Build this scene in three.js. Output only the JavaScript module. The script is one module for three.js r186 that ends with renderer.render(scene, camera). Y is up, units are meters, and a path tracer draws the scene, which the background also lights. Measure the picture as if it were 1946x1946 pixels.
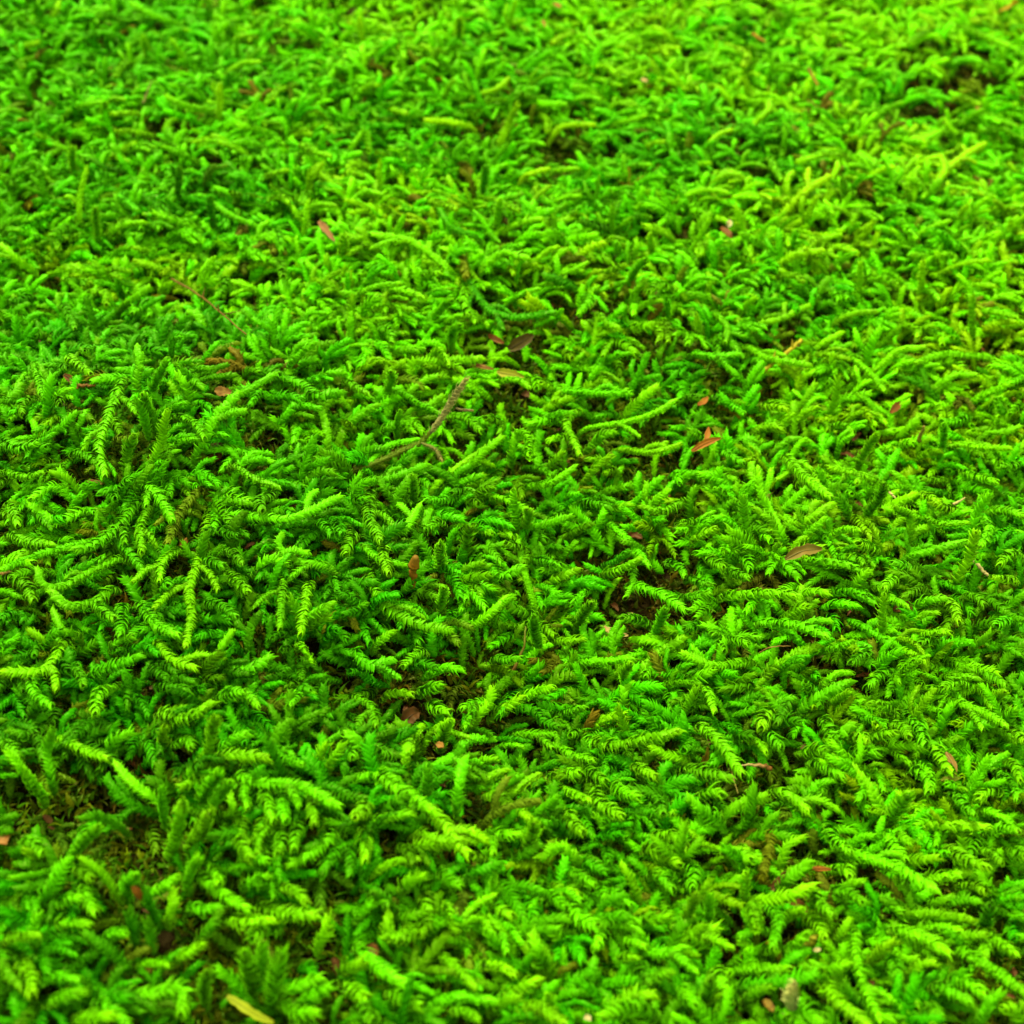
import * as THREE from 'three';

// ---------- camera, light, exposure ----------
const W0 = 1946;                                    // the photograph's own pixels, used to read places off it
const scene = new THREE.Scene();
const FOV = 36, PITCH = THREE.MathUtils.degToRad(42), DIST = 0.19;
const camera = new THREE.PerspectiveCamera(FOV, 1, 0.005, 20);
camera.position.set(0, DIST * Math.sin(PITCH), DIST * Math.cos(PITCH));
camera.lookAt(0, 0, 0);
camera.focus = 0.173;
camera.userData.fStop = 37;
camera.updateMatrixWorld(true);

const SW = 256, SH = 128, skyData = new Float32Array(SW * SH * 4);
for (let y = 0; y < SH; y++) for (let x = 0; x < SW; x++) {   // overcast light, brighter overhead, blue lowered for a warm tint
  const up = ((y + 0.5) / SH - 0.5) * Math.PI, k = 0.2 + 0.5 * Math.max(0, Math.sin(up)) ** 1.5;
  skyData.set([k, k * 0.99, k * 0.5, 1], (y * SW + x) * 4);
}
const sky = new THREE.DataTexture(skyData, SW, SH, THREE.RGBAFormat, THREE.FloatType);
sky.mapping = THREE.EquirectangularReflectionMapping;
sky.magFilter = THREE.LinearFilter;
sky.needsUpdate = true;
scene.background = sky;
scene.environment = sky;

const sun = new THREE.DirectionalLight(new THREE.Color(1, 0.96, 0.66), 1.5);
sun.position.set(-0.16, 0.6, -0.22);
sun.shadow.radius = 20;
sun.castShadow = true;
sun.shadow.mapSize.set(2048, 2048);
Object.assign(sun.shadow.camera, { left: -0.3, right: 0.3, top: 0.3, bottom: -0.3, near: 0.05, far: 2 });
scene.add(sun);

const renderer = new THREE.WebGLRenderer();
renderer.toneMapping = THREE.LinearToneMapping;
renderer.toneMappingExposure = 4.6;
renderer.shadowMap.enabled = true;

// ---------- helpers ----------
function rng(seed) { let a = seed >>> 0; return () => { a = (a + 0x6d2b79f5) | 0; let t = Math.imul(a ^ (a >>> 15), 1 | a); t = (t + Math.imul(t ^ (t >>> 7), 61 | t)) ^ t; return ((t ^ (t >>> 14)) >>> 0) / 4294967296; }; }
const V = (x, y, z) => new THREE.Vector3(x, y, z);
const lerp = THREE.MathUtils.lerp, clamp = THREE.MathUtils.clamp;
function hash(ix, iz, s) { let h = Math.imul(ix, 374761393) ^ Math.imul(iz, 668265263) ^ Math.imul(s, 1442695041); h = Math.imul(h ^ (h >>> 13), 1274126177); return ((h ^ (h >>> 16)) >>> 0) / 4294967296; }
function noise(x, z, s = 0) {
  const ix = Math.floor(x), iz = Math.floor(z), f = (t) => t * t * t * (t * (t * 6 - 15) + 10), u = f(x - ix), v = f(z - iz);
  return lerp(lerp(hash(ix, iz, s), hash(ix + 1, iz, s), u), lerp(hash(ix, iz + 1, s), hash(ix + 1, iz + 1, s), u), v) * 2 - 1;
}
const names = new Map();
function numbered(n) { const k = names.get(n) ?? 0; names.set(n, k + 1); return k ? n + '_' + String(k).padStart(3, '0') : n; }
function tag(o, label, category, group, kind) {
  if (label) o.userData.label = label;
  if (category) o.userData.category = category;
  if (group) o.userData.group = group;
  if (kind) o.userData.kind = kind;
  return o;
}
class MB {                                            // collects triangles, one smooth piece at a time
  constructor() { this.p = []; this.c = []; this.i = []; }
  get n() { return this.p.length / 3; }
  v(p, c) { this.p.push(p.x, p.y, p.z); this.c.push(c[0], c[1], c[2]); return this.n - 1; }
  t(a, b, c) { this.i.push(a, b, c); }
  geometry() {
    const g = new THREE.BufferGeometry();
    g.setAttribute('position', new THREE.Float32BufferAttribute(this.p, 3));
    g.setAttribute('color', new THREE.Float32BufferAttribute(this.c, 3));
    g.setIndex(this.i);
    g.computeVertexNormals();
    return g;
  }
  mesh(name, material, parent) {
    const m = new THREE.Mesh(this.geometry(), material);
    m.name = name; m.castShadow = m.receiveShadow = true;
    parent.add(m);
    return m;
  }
}
function tube(mb, pts, radius, color, sides = 6) {    // pts: Vector3[], radius(t), color(t)
  const n = pts.length, ring = [];
  let ref = V(0, 1, 0);
  for (let k = 0; k < n; k++) {
    const T = pts[Math.min(k + 1, n - 1)].clone().sub(pts[Math.max(k - 1, 0)]).normalize();
    let A = ref.clone().addScaledVector(T, -ref.dot(T));
    if (A.lengthSq() < 1e-4) A = V(1, 0, 0).addScaledVector(T, -T.x);
    A.normalize(); ref = A;
    const B = T.clone().cross(A), t = k / (n - 1), r = radius(t), row = [];
    for (let s = 0; s < sides; s++) { const a = (s / sides) * Math.PI * 2; row.push(mb.v(pts[k].clone().addScaledVector(A, Math.cos(a) * r).addScaledVector(B, Math.sin(a) * r), color(t, s))); }
    ring.push(row);
  }
  for (let k = 0; k + 1 < n; k++) for (let s = 0; s < sides; s++) { const e = (s + 1) % sides; mb.t(ring[k][s], ring[k + 1][s], ring[k][e]); mb.t(ring[k][e], ring[k + 1][s], ring[k + 1][e]); }
  for (const [row, at, flip] of [[ring[0], pts[0], 1], [ring[n - 1], pts[n - 1], 0]]) {
    const c = mb.v(at, color(flip ? 0 : 1, 0));
    for (let s = 0; s < sides; s++) flip ? mb.t(c, row[s], row[(s + 1) % sides]) : mb.t(c, row[(s + 1) % sides], row[s]);
  }
}
function curve(points, n) { if (points.length === 2) points = [points[0], points[0].clone().lerp(points[1], 0.5), points[1]]; return new THREE.CatmullRomCurve3(points, false, 'centripetal').getSpacedPoints(n); }

// ---------- the ground's shape ----------
const bumps = [];
function soil(x, z) {
  let h = -0.08 * x + 0.0028 * noise(x / 0.043, z / 0.043, 1) + 0.0011 * noise(x / 0.017, z / 0.017, 2) + 0.0035 * noise(x / 0.11 + 3.3, z / 0.11, 3);
  for (const [bx, bz, r, a] of bumps) h += a * Math.exp(-((x - bx) ** 2 + (z - bz) ** 2) / (r * r));
  return h;
}
const eye = camera.position.clone(), half = Math.tan(THREE.MathUtils.degToRad(FOV / 2));
function ground(px, py, h = 0) {                      // the point at height h above the ground that the photograph shows at (px, py)
  const dir = V((px / W0 * 2 - 1) * half, (1 - py / W0 * 2) * half, -1).transformDirection(camera.matrixWorld);
  const f = (s) => eye.y + dir.y * s - soil(eye.x + dir.x * s, eye.z + dir.z * s) - h;
  let a = 0.06, b = a;
  while (f(b) > 0 && b < 1.5) { a = b; b += 0.003; }
  for (let k = 0; k < 30; k++) { const m = (a + b) / 2; f(m) > 0 ? (a = m) : (b = m); }
  return eye.clone().addScaledVector(dir, a);
}
function pixel(p) { const q = p.clone().project(camera); return [(q.x + 1) / 2 * W0, (1 - q.y) / 2 * W0]; }
for (const [px, py, r, a] of [[760, 1580, 0.013, 0.0045], [600, 1640, 0.014, 0.002], [150, 1850, 0.014, 0.002], [1000, 1425, 0.009, -0.0055], [740, 1400, 0.009, -0.005], [250, 1500, 0.009, -0.002],
  [330, 900, 0.022, 0.009], [260, 600, 0.02, -0.003], [620, 1120, 0.016, 0.002], [1180, 1230, 0.012, -0.0035], [1450, 1150, 0.016, 0.0015], [1700, 700, 0.02, -0.002], [1050, 330, 0.012, -0.003], [960, 640, 0.009, -0.002], [1800, 1380, 0.015, 0.001]]) {
  const p = ground(px, py); bumps.push([p.x, p.z, r, a]);
}

// ---------- materials ----------
const leafMaterial = new THREE.MeshPhysicalMaterial({ vertexColors: true, roughness: 0.36, specularIntensity: 0.2, specularColor: new THREE.Color(0.85, 1, 0.12), side: THREE.DoubleSide });
leafMaterial.name = 'moss_leaf';
const stemMaterial = new THREE.MeshStandardMaterial({ vertexColors: true, roughness: 0.7 });
stemMaterial.name = 'moss_stem';
const dryMaterial = new THREE.MeshPhysicalMaterial({ vertexColors: true, roughness: 0.55, specularIntensity: 0.3, specularColor: new THREE.Color(1, 0.85, 0.5), side: THREE.DoubleSide });
dryMaterial.name = 'dry_litter';
const TONES = {   // the moss's own colours, linear
  d: [0.024, 0.2, 0.0004], g: [0.05, 0.3, 0.0004], b: [0.078, 0.38, 0.0004], y: [0.13, 0.41, 0.0006], o: [0.075, 0.15, 0.003],
};
const mixc = (a, b, t) => [lerp(a[0], b[0], t), lerp(a[1], b[1], t), lerp(a[2], b[2], t)];

// ---------- setting: the soil ----------
{
  const nx = 260, nz = 260, w = 0.9, mb = new MB(), uv = [];
  for (let j = 0; j <= nz; j++) for (let i = 0; i <= nx; i++) {
    const u = i / nx * 2 - 1, v = j / nz * 2 - 1, x = w * Math.sign(u) * Math.abs(u) ** 1.7, z = -0.05 + w * Math.sign(v) * Math.abs(v) ** 1.7;
    const k = 0.5 + 0.5 * noise(x / 0.012, z / 0.012, 9), q = 0.5 + 0.5 * noise(x / 0.0035, z / 0.0035, 11);
    mb.v(V(x, soil(x, z) + 0.0005 * noise(x / 0.004, z / 0.004, 5), z), mixc(mixc([0.014, 0.01, 0.003], [0.028, 0.017, 0.004], k), [0.008, 0.008, 0.002], q * 0.7));
    uv.push(x, z);
  }
  for (let j = 0; j < nz; j++) for (let i = 0; i < nx; i++) { const a = j * (nx + 1) + i; mb.t(a, a + nx + 1, a + 1); mb.t(a + 1, a + nx + 1, a + nx + 2); }
  const S = 512, px = new Uint8Array(S * S * 4), r = rng(77);
  for (let y = 0; y < S; y++) for (let x = 0; x < S; x++) {
    const g = clamp(128 + 60 * noise(x / 16, y / 16, 21) + 45 * noise(x / 5, y / 5, 22) + 40 * (r() - 0.5), 0, 255); px.set([g, g, g, 255], (y * S + x) * 4);
  }
  const bump = new THREE.DataTexture(px, S, S); bump.wrapS = bump.wrapT = THREE.RepeatWrapping; bump.magFilter = THREE.LinearFilter; bump.repeat.set(18, 18); bump.needsUpdate = true;
  const g = mb.geometry(); g.setAttribute('uv', new THREE.Float32BufferAttribute(uv, 2));
  const m = new THREE.Mesh(g, new THREE.MeshPhysicalMaterial({ vertexColors: true, roughness: 0.95, specularIntensity: 0.05, bumpMap: bump, bumpScale: 0.0012 }));
  m.name = 'ground'; m.receiveShadow = true; tag(m, 'dark brown damp soil showing in the gaps between moss shoots', null, null, 'structure'); scene.add(m);
}

// ---------- moss shoots ----------
const WIDTHS = [0.75, 1, 0.66, 0.27, 0.14];
function leaf(mb, p, T, R, D, len, wid, alpha, theta, col, tip) {
  const d0 = T.clone().multiplyScalar(Math.cos(alpha)).addScaledVector(R, Math.sin(alpha)).normalize();
  const side = D.clone().addScaledVector(d0, -D.dot(d0)).normalize();
  const c = p.clone(), S = [0, 0.18, 0.4, 0.6, 0.8, 1], rows = [];
  const W = d0.clone().cross(R).normalize();
  for (let k = 0; k < 6; k++) {
    if (k) { const s = (S[k] + S[k - 1]) / 2, a = theta * s ** 1.9; c.addScaledVector(d0, Math.cos(a) * len * (S[k] - S[k - 1])).addScaledVector(side, Math.sin(a) * len * (S[k] - S[k - 1])); }
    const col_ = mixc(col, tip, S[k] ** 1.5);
    if (k === 5) { rows.push([mb.v(c, col_)]); break; }
    const w = wid * WIDTHS[k] / 2, a = theta * S[k] ** 1.9;
    const dir = d0.clone().multiplyScalar(Math.cos(a)).addScaledVector(side, Math.sin(a));
    const out = W.clone().cross(dir).normalize();
    if (out.dot(R) < 0 && a < 1.2) out.negate();
    const e = -0.6 * w * (1 - 0.35 * S[k]);
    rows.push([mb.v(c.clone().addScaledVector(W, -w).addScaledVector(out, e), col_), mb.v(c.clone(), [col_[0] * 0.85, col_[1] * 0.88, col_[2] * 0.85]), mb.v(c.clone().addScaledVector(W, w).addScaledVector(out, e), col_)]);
  }
  for (let k = 0; k < 4; k++) for (let s = 0; s < 2; s++) { const A = rows[k], B = rows[k + 1]; mb.t(A[s], B[s], A[s + 1]); mb.t(A[s + 1], B[s], B[s + 1]); }
  const A = rows[4], e = rows[5][0]; mb.t(A[0], e, A[1]); mb.t(A[1], e, A[2]);
}
const RANKS = [-0.36, 0.36, -1.15, 1.15, -2.15, 2.15];
// spine: points from base to tip. style: { size, curl, spread, thin, bare }
function shoot(stemMB, leafMB, spine, tone, r, style = {}) {
  const { loss = 0.05, size = 1, curl = 1, spread = 1, thin = 1, pitch = 0.6e-3, stemColor } = style;
  let length = 0;
  for (let k = 1; k < spine.length; k++) length += spine[k].distanceTo(spine[k - 1]);
  const n = Math.max(6, Math.ceil(length / 0.9e-3)), pts = curve(spine, n);
  const sc = stemColor ?? mixc(tone, [0.09, 0.06, 0.015], 0.6);
  tube(stemMB, pts, (t) => 0.00017 * size * (1 - 0.5 * t), () => sc, 5);
  const c3 = new THREE.CatmullRomCurve3(pts);
  let N = null;
  const step = pitch * size, nodes = Math.max(5, Math.round(length / step)), roll = (r() - 0.5) * 0.9, swing = (r() - 0.5) * 1.2;
  for (let k = 0; k < nodes; k++) {
    const t = (k + 0.3) / nodes, T = c3.getTangentAt(Math.min(t, 1)).normalize(), p0 = c3.getPointAt(Math.min(t, 1));
    if (!N) { N = V(0, 1, 0).addScaledVector(T, -T.y); if (N.lengthSq() < 0.09) N.add(V(0, 0, 0.7)).addScaledVector(T, -N.dot(T)); }
    N.addScaledVector(T, -N.dot(T)).normalize();
    const B = T.clone().cross(N);
    const end = Math.min(1, (1 - t) * length / (2.4e-3 * size)), start = Math.min(1, t * length / 1.6e-3);
    const f = (0.62 + 0.38 * end ** 0.7) * (0.8 + 0.2 * start);
    for (let q = 0; q < 6; q++) {
      if (end === 1 && r() < loss) continue;           // lost leaves
      const off = ((q % 2) * 0.5 + (q > 3 ? 0 : q > 1 ? 0.25 : 0)) * step;
      const p = p0.clone().addScaledVector(T, off - step * 0.3);
      const phi = RANKS[q] + roll + swing * t + (r() - 0.5) * 0.3, R = N.clone().multiplyScalar(Math.cos(phi)).addScaledVector(B, Math.sin(phi));
      const sgn = q % 2 ? 1 : -1;
      const Y = T.clone().cross(R).multiplyScalar(sgn);   // round the stem, away from its ridge
      const D = q < 2 ? R.clone().multiplyScalar(-0.55).addScaledVector(Y, 0.8) : q < 4 ? R.clone().multiplyScalar(-0.4).addScaledVector(Y, 0.85) : R.clone().multiplyScalar(-0.8).addScaledVector(Y, 0.5);
      D.addScaledVector(R, (end - 1) * 1.2).addScaledVector(B, (r() - 0.5) * 0.7).addScaledVector(T, (r() - 0.5) * 0.4);
      const len = (2.35e-3 + 1.1e-3 * (r() - 0.5)) * size * f, wid = 1.18e-3 * size * thin * f * (0.9 + 0.25 * r());
      const alpha = (lerp(0.36, 0.5, end) + (r() - 0.5) * 0.32) * spread, theta = (lerp(1.7, 3.3, end) + (r() - 0.5) * 1.8) * curl;
      const young = (1 - end) * 0.55, v = 0.82 + 0.36 * r();
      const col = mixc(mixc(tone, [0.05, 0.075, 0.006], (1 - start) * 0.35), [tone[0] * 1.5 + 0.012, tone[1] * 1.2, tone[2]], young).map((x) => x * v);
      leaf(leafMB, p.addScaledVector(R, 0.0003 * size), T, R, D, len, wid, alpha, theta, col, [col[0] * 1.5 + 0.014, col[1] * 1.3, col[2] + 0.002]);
    }
  }
}

// Shoots read off the photograph: nine windows of 650 x 650 photograph pixels, each point in 1932nds of its window, from the shoot's base to its tip.
const TRACES = [];
function trace(ox, oy, lines) {
  for (const line of lines) {
    const m = line.match(/^([a-z+*^_]*)\s*(.*)$/), pts = m[2].trim().split(/\s+/).map((s) => s.split(',').map((v, k) => Number(v) * 650 / 1932 + (k ? oy : ox)));
    TRACES.push({ flags: m[1], pts });
  }
}
// flags: tone letters d g b y o; ^ stands up; _ lies low; * thick; + thin
trace(0, 650, ['b 1190,1000 1130,1200 1070,1400 1080,1550 1050,1715', 'o 1130,840 1010,980 950,1130', 'b 1010,1180 920,1240 900,1345', '790,900 650,1060 500,1160 430,1170', 'b 640,1120 330,1170 120,1240 15,1285', '690,1230 540,1280 350,1380 250,1370 210,1290',
  '640,1400 520,1470 400,1490 290,1410', 'y 690,220 640,350 590,480 560,600 590,745', '770,250 790,120 775,30', 'b 1110,640 1150,560 1230,420 1350,290', '1300,330 1420,260 1540,190', 'b^ 870,690 910,560 940,405', '^ 720,720 720,620 755,535', 'b^ 830,480 780,340', '^ 855,430 810,300',
  '1110,250 1020,155', 'b 1070,370 1060,270 1010,200', '^ 860,290 940,110', 'b 200,130 230,230 260,300 380,270', 'b 480,960 330,1010 160,920', 'b 420,900 300,820 190,880', 'b 460,870 390,780 300,740', '1720,820 1790,740 1880,740', '1320,700 1420,760 1570,820', 'b 1850,600 1840,480 1790,320', '1560,200 1700,240 1780,300 1925,285',
  'b 1270,980 1440,990 1610,1000 1740,960 1910,880', 'b 1860,1275 1680,1230 1580,1160 1590,1085', 'b 1450,1290 1520,1230 1610,1250', '1610,1300 1590,1450 1580,1610', 'b 1745,1370 1720,1500 1700,1640', 'b 1730,1570 1870,1480', '1690,1560 1640,1450', '1750,1600 1840,1560', '1180,1480 1330,1550', '1280,1310 1400,1410', '1150,1350 1290,1340',
  '800,1490 900,1610 990,1650', 'b 880,1690 980,1800 1100,1840', 'y 1160,1870 1220,1780 1310,1640', 'b 440,1665 360,1630 300,1520', 'b 340,1720 260,1690 170,1635', 'b 370,1690 250,1850 30,1865', '640,1720 745,1670', '510,1890 650,1830 790,1775', '400,1820 470,1935', '690,1500 680,1650', '1170,1215 1260,1265', 'b 1280,870 1410,910', '1270,1190 1360,1240',
  '50,920 100,1030', 'b 10,570 120,600 200,575', 'b 240,545 330,490 430,400', '30,350 110,250', 'b 400,90 505,175', '620,30 480,50', '1250,1820 1400,1845 1510,1790', 'b 1690,1720 1760,1800', '640,1110 720,1180 800,1280', 'b 840,930 790,1060 800,1180', 'b 770,780 880,860 970,1000', '420,630 550,690', '190,330 120,400', '1880,1340 1910,1440', '1530,870 1480,950', '1000,420 1110,470 1150,540', '540,1480 640,1560', '20,740 150,760 230,740', '60,1090 150,1130 280,1140', '60,1330 180,1450']);
trace(650, 650, ['^ 250,300 275,170', '290,290 350,300 430,350 540,400', 'b 390,210 390,130 560,110 780,95', '^b 480,110 540,50 600,130', '370,300 480,210 580,195', 'b 440,400 560,310', 'b 10,490 190,360', '^y 310,510 330,395', 'b 140,710 250,590 420,550', 'd 250,740 390,650', 'b 80,810 270,770 480,695', 'b 510,830 690,680 810,600', '^ 410,900 395,760',
  'b 215,1090 340,1060 435,930', '160,860 160,1000 210,1115', '730,860 590,890 470,890', 'b 630,870 790,760', 'b 780,860 920,890 1050,950', '^b 960,640 990,520 1050,550 1055,650', 'b 680,760 770,650 900,540', 'b 1170,700 1245,625', '880,970 950,1090', 'b^ 985,1050 965,860', 'b^ 1030,1070 1045,950', 'y 1050,1055 1150,1030 1290,985', '_ 1150,1070 1195,1220', 'b 1090,1500 1040,1330 990,1110', '720,1185 920,1140', 'b 820,1250 900,1320 1000,1280', '^ 700,1200 720,1050', '680,1000 790,925', '740,1010 840,1080',
  'b^ 560,1270 555,1145', 'b 270,1140 260,1300', 'b 110,1155 200,1220 350,1260', '_ 200,1220 90,1430', 'b 160,1380 280,1520 450,1600 610,1630', '^ 560,1480 575,1390', '700,1280 700,1450', 'b 710,1630 830,1540 920,1450', '1100,1560 1000,1520 910,1475', 'b 1170,1360 1320,1290', '1070,1240 1220,1260', 'b 1480,1310 1560,1290 1670,1230', 'd 1480,1270 1610,1190', 'b 1510,1040 1600,1100 1730,1260', 'b 1630,1380 1780,1420 1930,1510', 'b 1400,600 1530,510', 'b 1600,420 1680,330 1770,260', 'y 1380,490 1600,450 1760,400 1880,330', 'b 1220,280 1500,290 1620,290', 'b 1330,390 1270,460 1340,630', 'b 1560,610 1750,620 1900,580', 'b 1380,770 1500,655', 'y^ 1770,1660 1825,1510', '1640,1290 1610,1430',
  '^ 1110,1720 1085,1560', 'b 1190,1700 1350,1680', '^ 1330,1620 1410,1480', 'b 1340,1820 1500,1800 1630,1790', 'b 490,1880 670,1850', '870,1790 1000,1790', '190,1720 280,1640', 'b 1680,1880 1770,1780 1930,1670', '^b 1600,1930 1630,1820', 'y 1050,820 1170,800 1310,710', '1930,900 1820,950 1700,930', 'b 1500,960 1620,920', '1150,430 1290,400', '20,230 140,290', 'b 900,220 1050,250', '700,440 830,460', '60,1090 20,1190', '20,1560 130,1480', '1700,1180 1600,1130', '60,1750 150,1820 280,1800', '1850,1250 1930,1310', '450,1750 350,1830', '1720,1590 1600,1560', '620,420 780,500', '560,1020 470,1050 500,930']);
trace(1296, 650, ['b 360,30 480,90 720,130', '60,70 180,80 310,70', 'y^ 845,390 875,210', 'b 650,380 750,240', 'b 1110,140 1355,30', 'y 1740,90 1480,70 1330,115', 'b 1440,250 1650,185', 'b 950,90 1080,190 1140,270', 'd 1460,350 1380,260 1240,195', 'b 1640,340 1830,245', '^b 1460,620 1475,475', '1840,440 1780,340', 'b 580,650 680,750 830,870', 'b^ 1000,690 1095,530', 'y^ 570,1110 500,960 450,860 430,740', 'b 550,1130 420,950', 'b^ 410,1200 365,1050 340,880', 'b 590,1055 720,1000 840,920', 'b 670,1110 800,1000', 'b 820,1110 990,1060', '^ 1050,970 1140,810', 'b 1130,800 980,740 840,710', '^b 1280,1100 1290,1000 1210,940', 'b 1350,970 1450,1020 1600,1020', '^b 1640,1090 1660,980 1730,870', 'b^* 1560,1340 1620,1220 1655,1090', 'b 1270,1220 1400,1180 1590,1130', 'b 1740,960 1920,980',
  'b 1750,1090 1910,1080', 'y 700,1240 880,1250 1045,1300', 'b 970,1390 1050,1300', 'b 650,1440 820,1420', 'b* 250,1440 500,1420 620,1430', '10,1450 150,1420', 'b* 450,1590 640,1600 810,1660', 'b 580,1580 700,1500', 'y^ 1130,1620 1140,1440', 'y 1290,1590 1430,1530', 'b 1330,1670 1500,1640', 'b* 500,1860 620,1780 750,1720', 'b 380,1810 180,1830 10,1760', 'b* 40,1910 160,1860', 'b 800,1740 960,1690', 'y 820,1920 940,1870', 'b 1580,1830 1770,1870', '1690,1870 1810,1930', '540,600 700,560', '190,960 300,890', 'b 50,1130 180,1060', 'b 1590,740 1770,790', 'b 1560,580 1850,600', 'y 1330,1490 1470,1450', 'y 1110,1390 1270,1490', 'b 1460,1450 1560,1570', 'b 1720,520 1900,480', '1930,680 1800,700', 'b 460,370 590,380', '200,310 340,400', 'b 420,500 560,490', 'b 620,470 760,370', '850,480 960,500', '1100,400 1000,300', 'b 900,330 1060,290', '1600,420 1480,450', '130,570 40,500', '20,780 120,740', '240,620 340,680', '930,960 880,880', 'b 1330,860 1450,900', 'b 1540,950 1420,910', '1900,1200 1800,1250', 'y 1210,1320 1140,1390', '1300,1300 1200,1250', '1600,1440 1700,1480', '1890,1550 1780,1600', 'b 1080,1180 1000,1140', '130,1200 230,1270', '250,1280 370,1330', '40,1340 160,1370', 'b 1230,1750 1360,1800', '1480,1720 1350,1700', '1050,1760 960,1810', '1650,1720 1740,1640', 'b 1700,1000 1690,1150', 'b 1870,1350 1760,1330', '280,1690 180,1650', '100,1600 20,1620']);
trace(0, 1296, ['y^ 1140,500 1190,330 1215,205', 'b^ 290,560 270,400 290,280', 'y^ 240,640 190,580 125,505', 'b 1260,390 1395,300', 'b* 1250,430 1500,430', 'b 890,680 760,580 655,470', 'y^* 970,960 1000,850 1025,700', 'b^* 1080,930 1130,850 1180,745', 'y^ 1150,670 1235,515', 'b 1150,660 1120,570 1030,590', '^ 1190,720 1300,570', 'b 1050,580 1105,480', 'y 1340,540 1480,570 1700,590 1910,700', 'b 1500,590 1540,770', 'b 1620,640 1610,770', 'y 1760,650 1775,790', 'b 1390,570 1395,700', 'y 1370,760 1360,900 1410,990', 'b 1540,810 1455,970', 'b 1490,780 1395,910', 'b 1680,800 1660,940', 'b 1560,820 1575,960', 'b 1900,860 1780,960 1630,1035', 'b 1390,970 1510,1010', 'd 690,830 560,760 465,770', '^ 930,770 915,610', 'b^ 1060,1140 1125,1000', 'b 840,1210 985,1110', '^b 720,1210 765,1100', 'b 670,1210 580,1090 470,1005', '^ 430,970 555,820', 'b 370,1040 250,1080 90,1105', 'b 250,1240 320,1120 380,1010', 'b 440,1060 510,1110',
  'b 480,1160 530,1290', 'd^ 880,1340 820,1180', 'b 960,1330 975,1190', 'b 1080,1280 1230,1270', 'b 1130,1110 1270,1210 1400,1285', 'y* 1470,1280 1600,1310 1780,1320', 'y* 1290,1350 1530,1345', 'd 710,1600 620,1520 480,1420', 'b 330,1370 490,1370', 'b 40,1460 200,1430', '10,1540 110,1720', 'd 770,1460 730,1310', 'd 860,1490 830,1350', 'b 980,1580 1135,1490', 'b 790,1600 940,1600', 'b* 700,1790 880,1760 1020,1730 1030,1850', 'b* 560,1810 710,1930', 'b* 440,1910 620,1880', 'b 280,1820 460,1755', 'b 230,1700 430,1680', 'b^* 1540,1800 1550,1700 1590,1535', 'b* 1380,1790 1235,1635', 'b^* 1430,1730 1385,1535', 'b^* 1470,1690 1485,1500', 'b* 1600,1760 1800,1680', 'b* 1700,1830 1860,1725', 'b 1600,1820 1790,1870', '^ 1160,1790 1170,1640', 'd 1140,1460 1230,1320', 'b 1800,1490 1850,1340', 'd 240,260 160,300 60,280', 'b 170,10 210,80 280,130', 'b 640,30 540,170', 'b* 920,180 1060,200 1180,130', 'b 1600,100 1760,60', 'b 1250,90 1370,60', 'b 330,320 480,390 600,430', 'b 610,420 650,340 730,290', '20,350 100,420', 'b 920,350 930,260', 'b 1000,350 1080,370', 'd 190,170 240,120', '1330,80 1450,130', 'b 1700,60 1640,130', 'b 200,1450 210,1330', 'b 340,1250 440,1220', '590,1460 700,1420', 'b 120,1600 180,1750', 'b 1540,1400 1430,1450', 'b 1150,1050 1230,1130', 'b 1240,760 1310,740 1300,640', 'y 1800,460 1840,360', 'b 1580,360 1700,460', 'b 1860,480 1930,360', '140,900 230,960', 'b 240,1000 160,960', 'b 1390,1150 1500,1110', 'b 1600,1170 1720,1240']);
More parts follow.
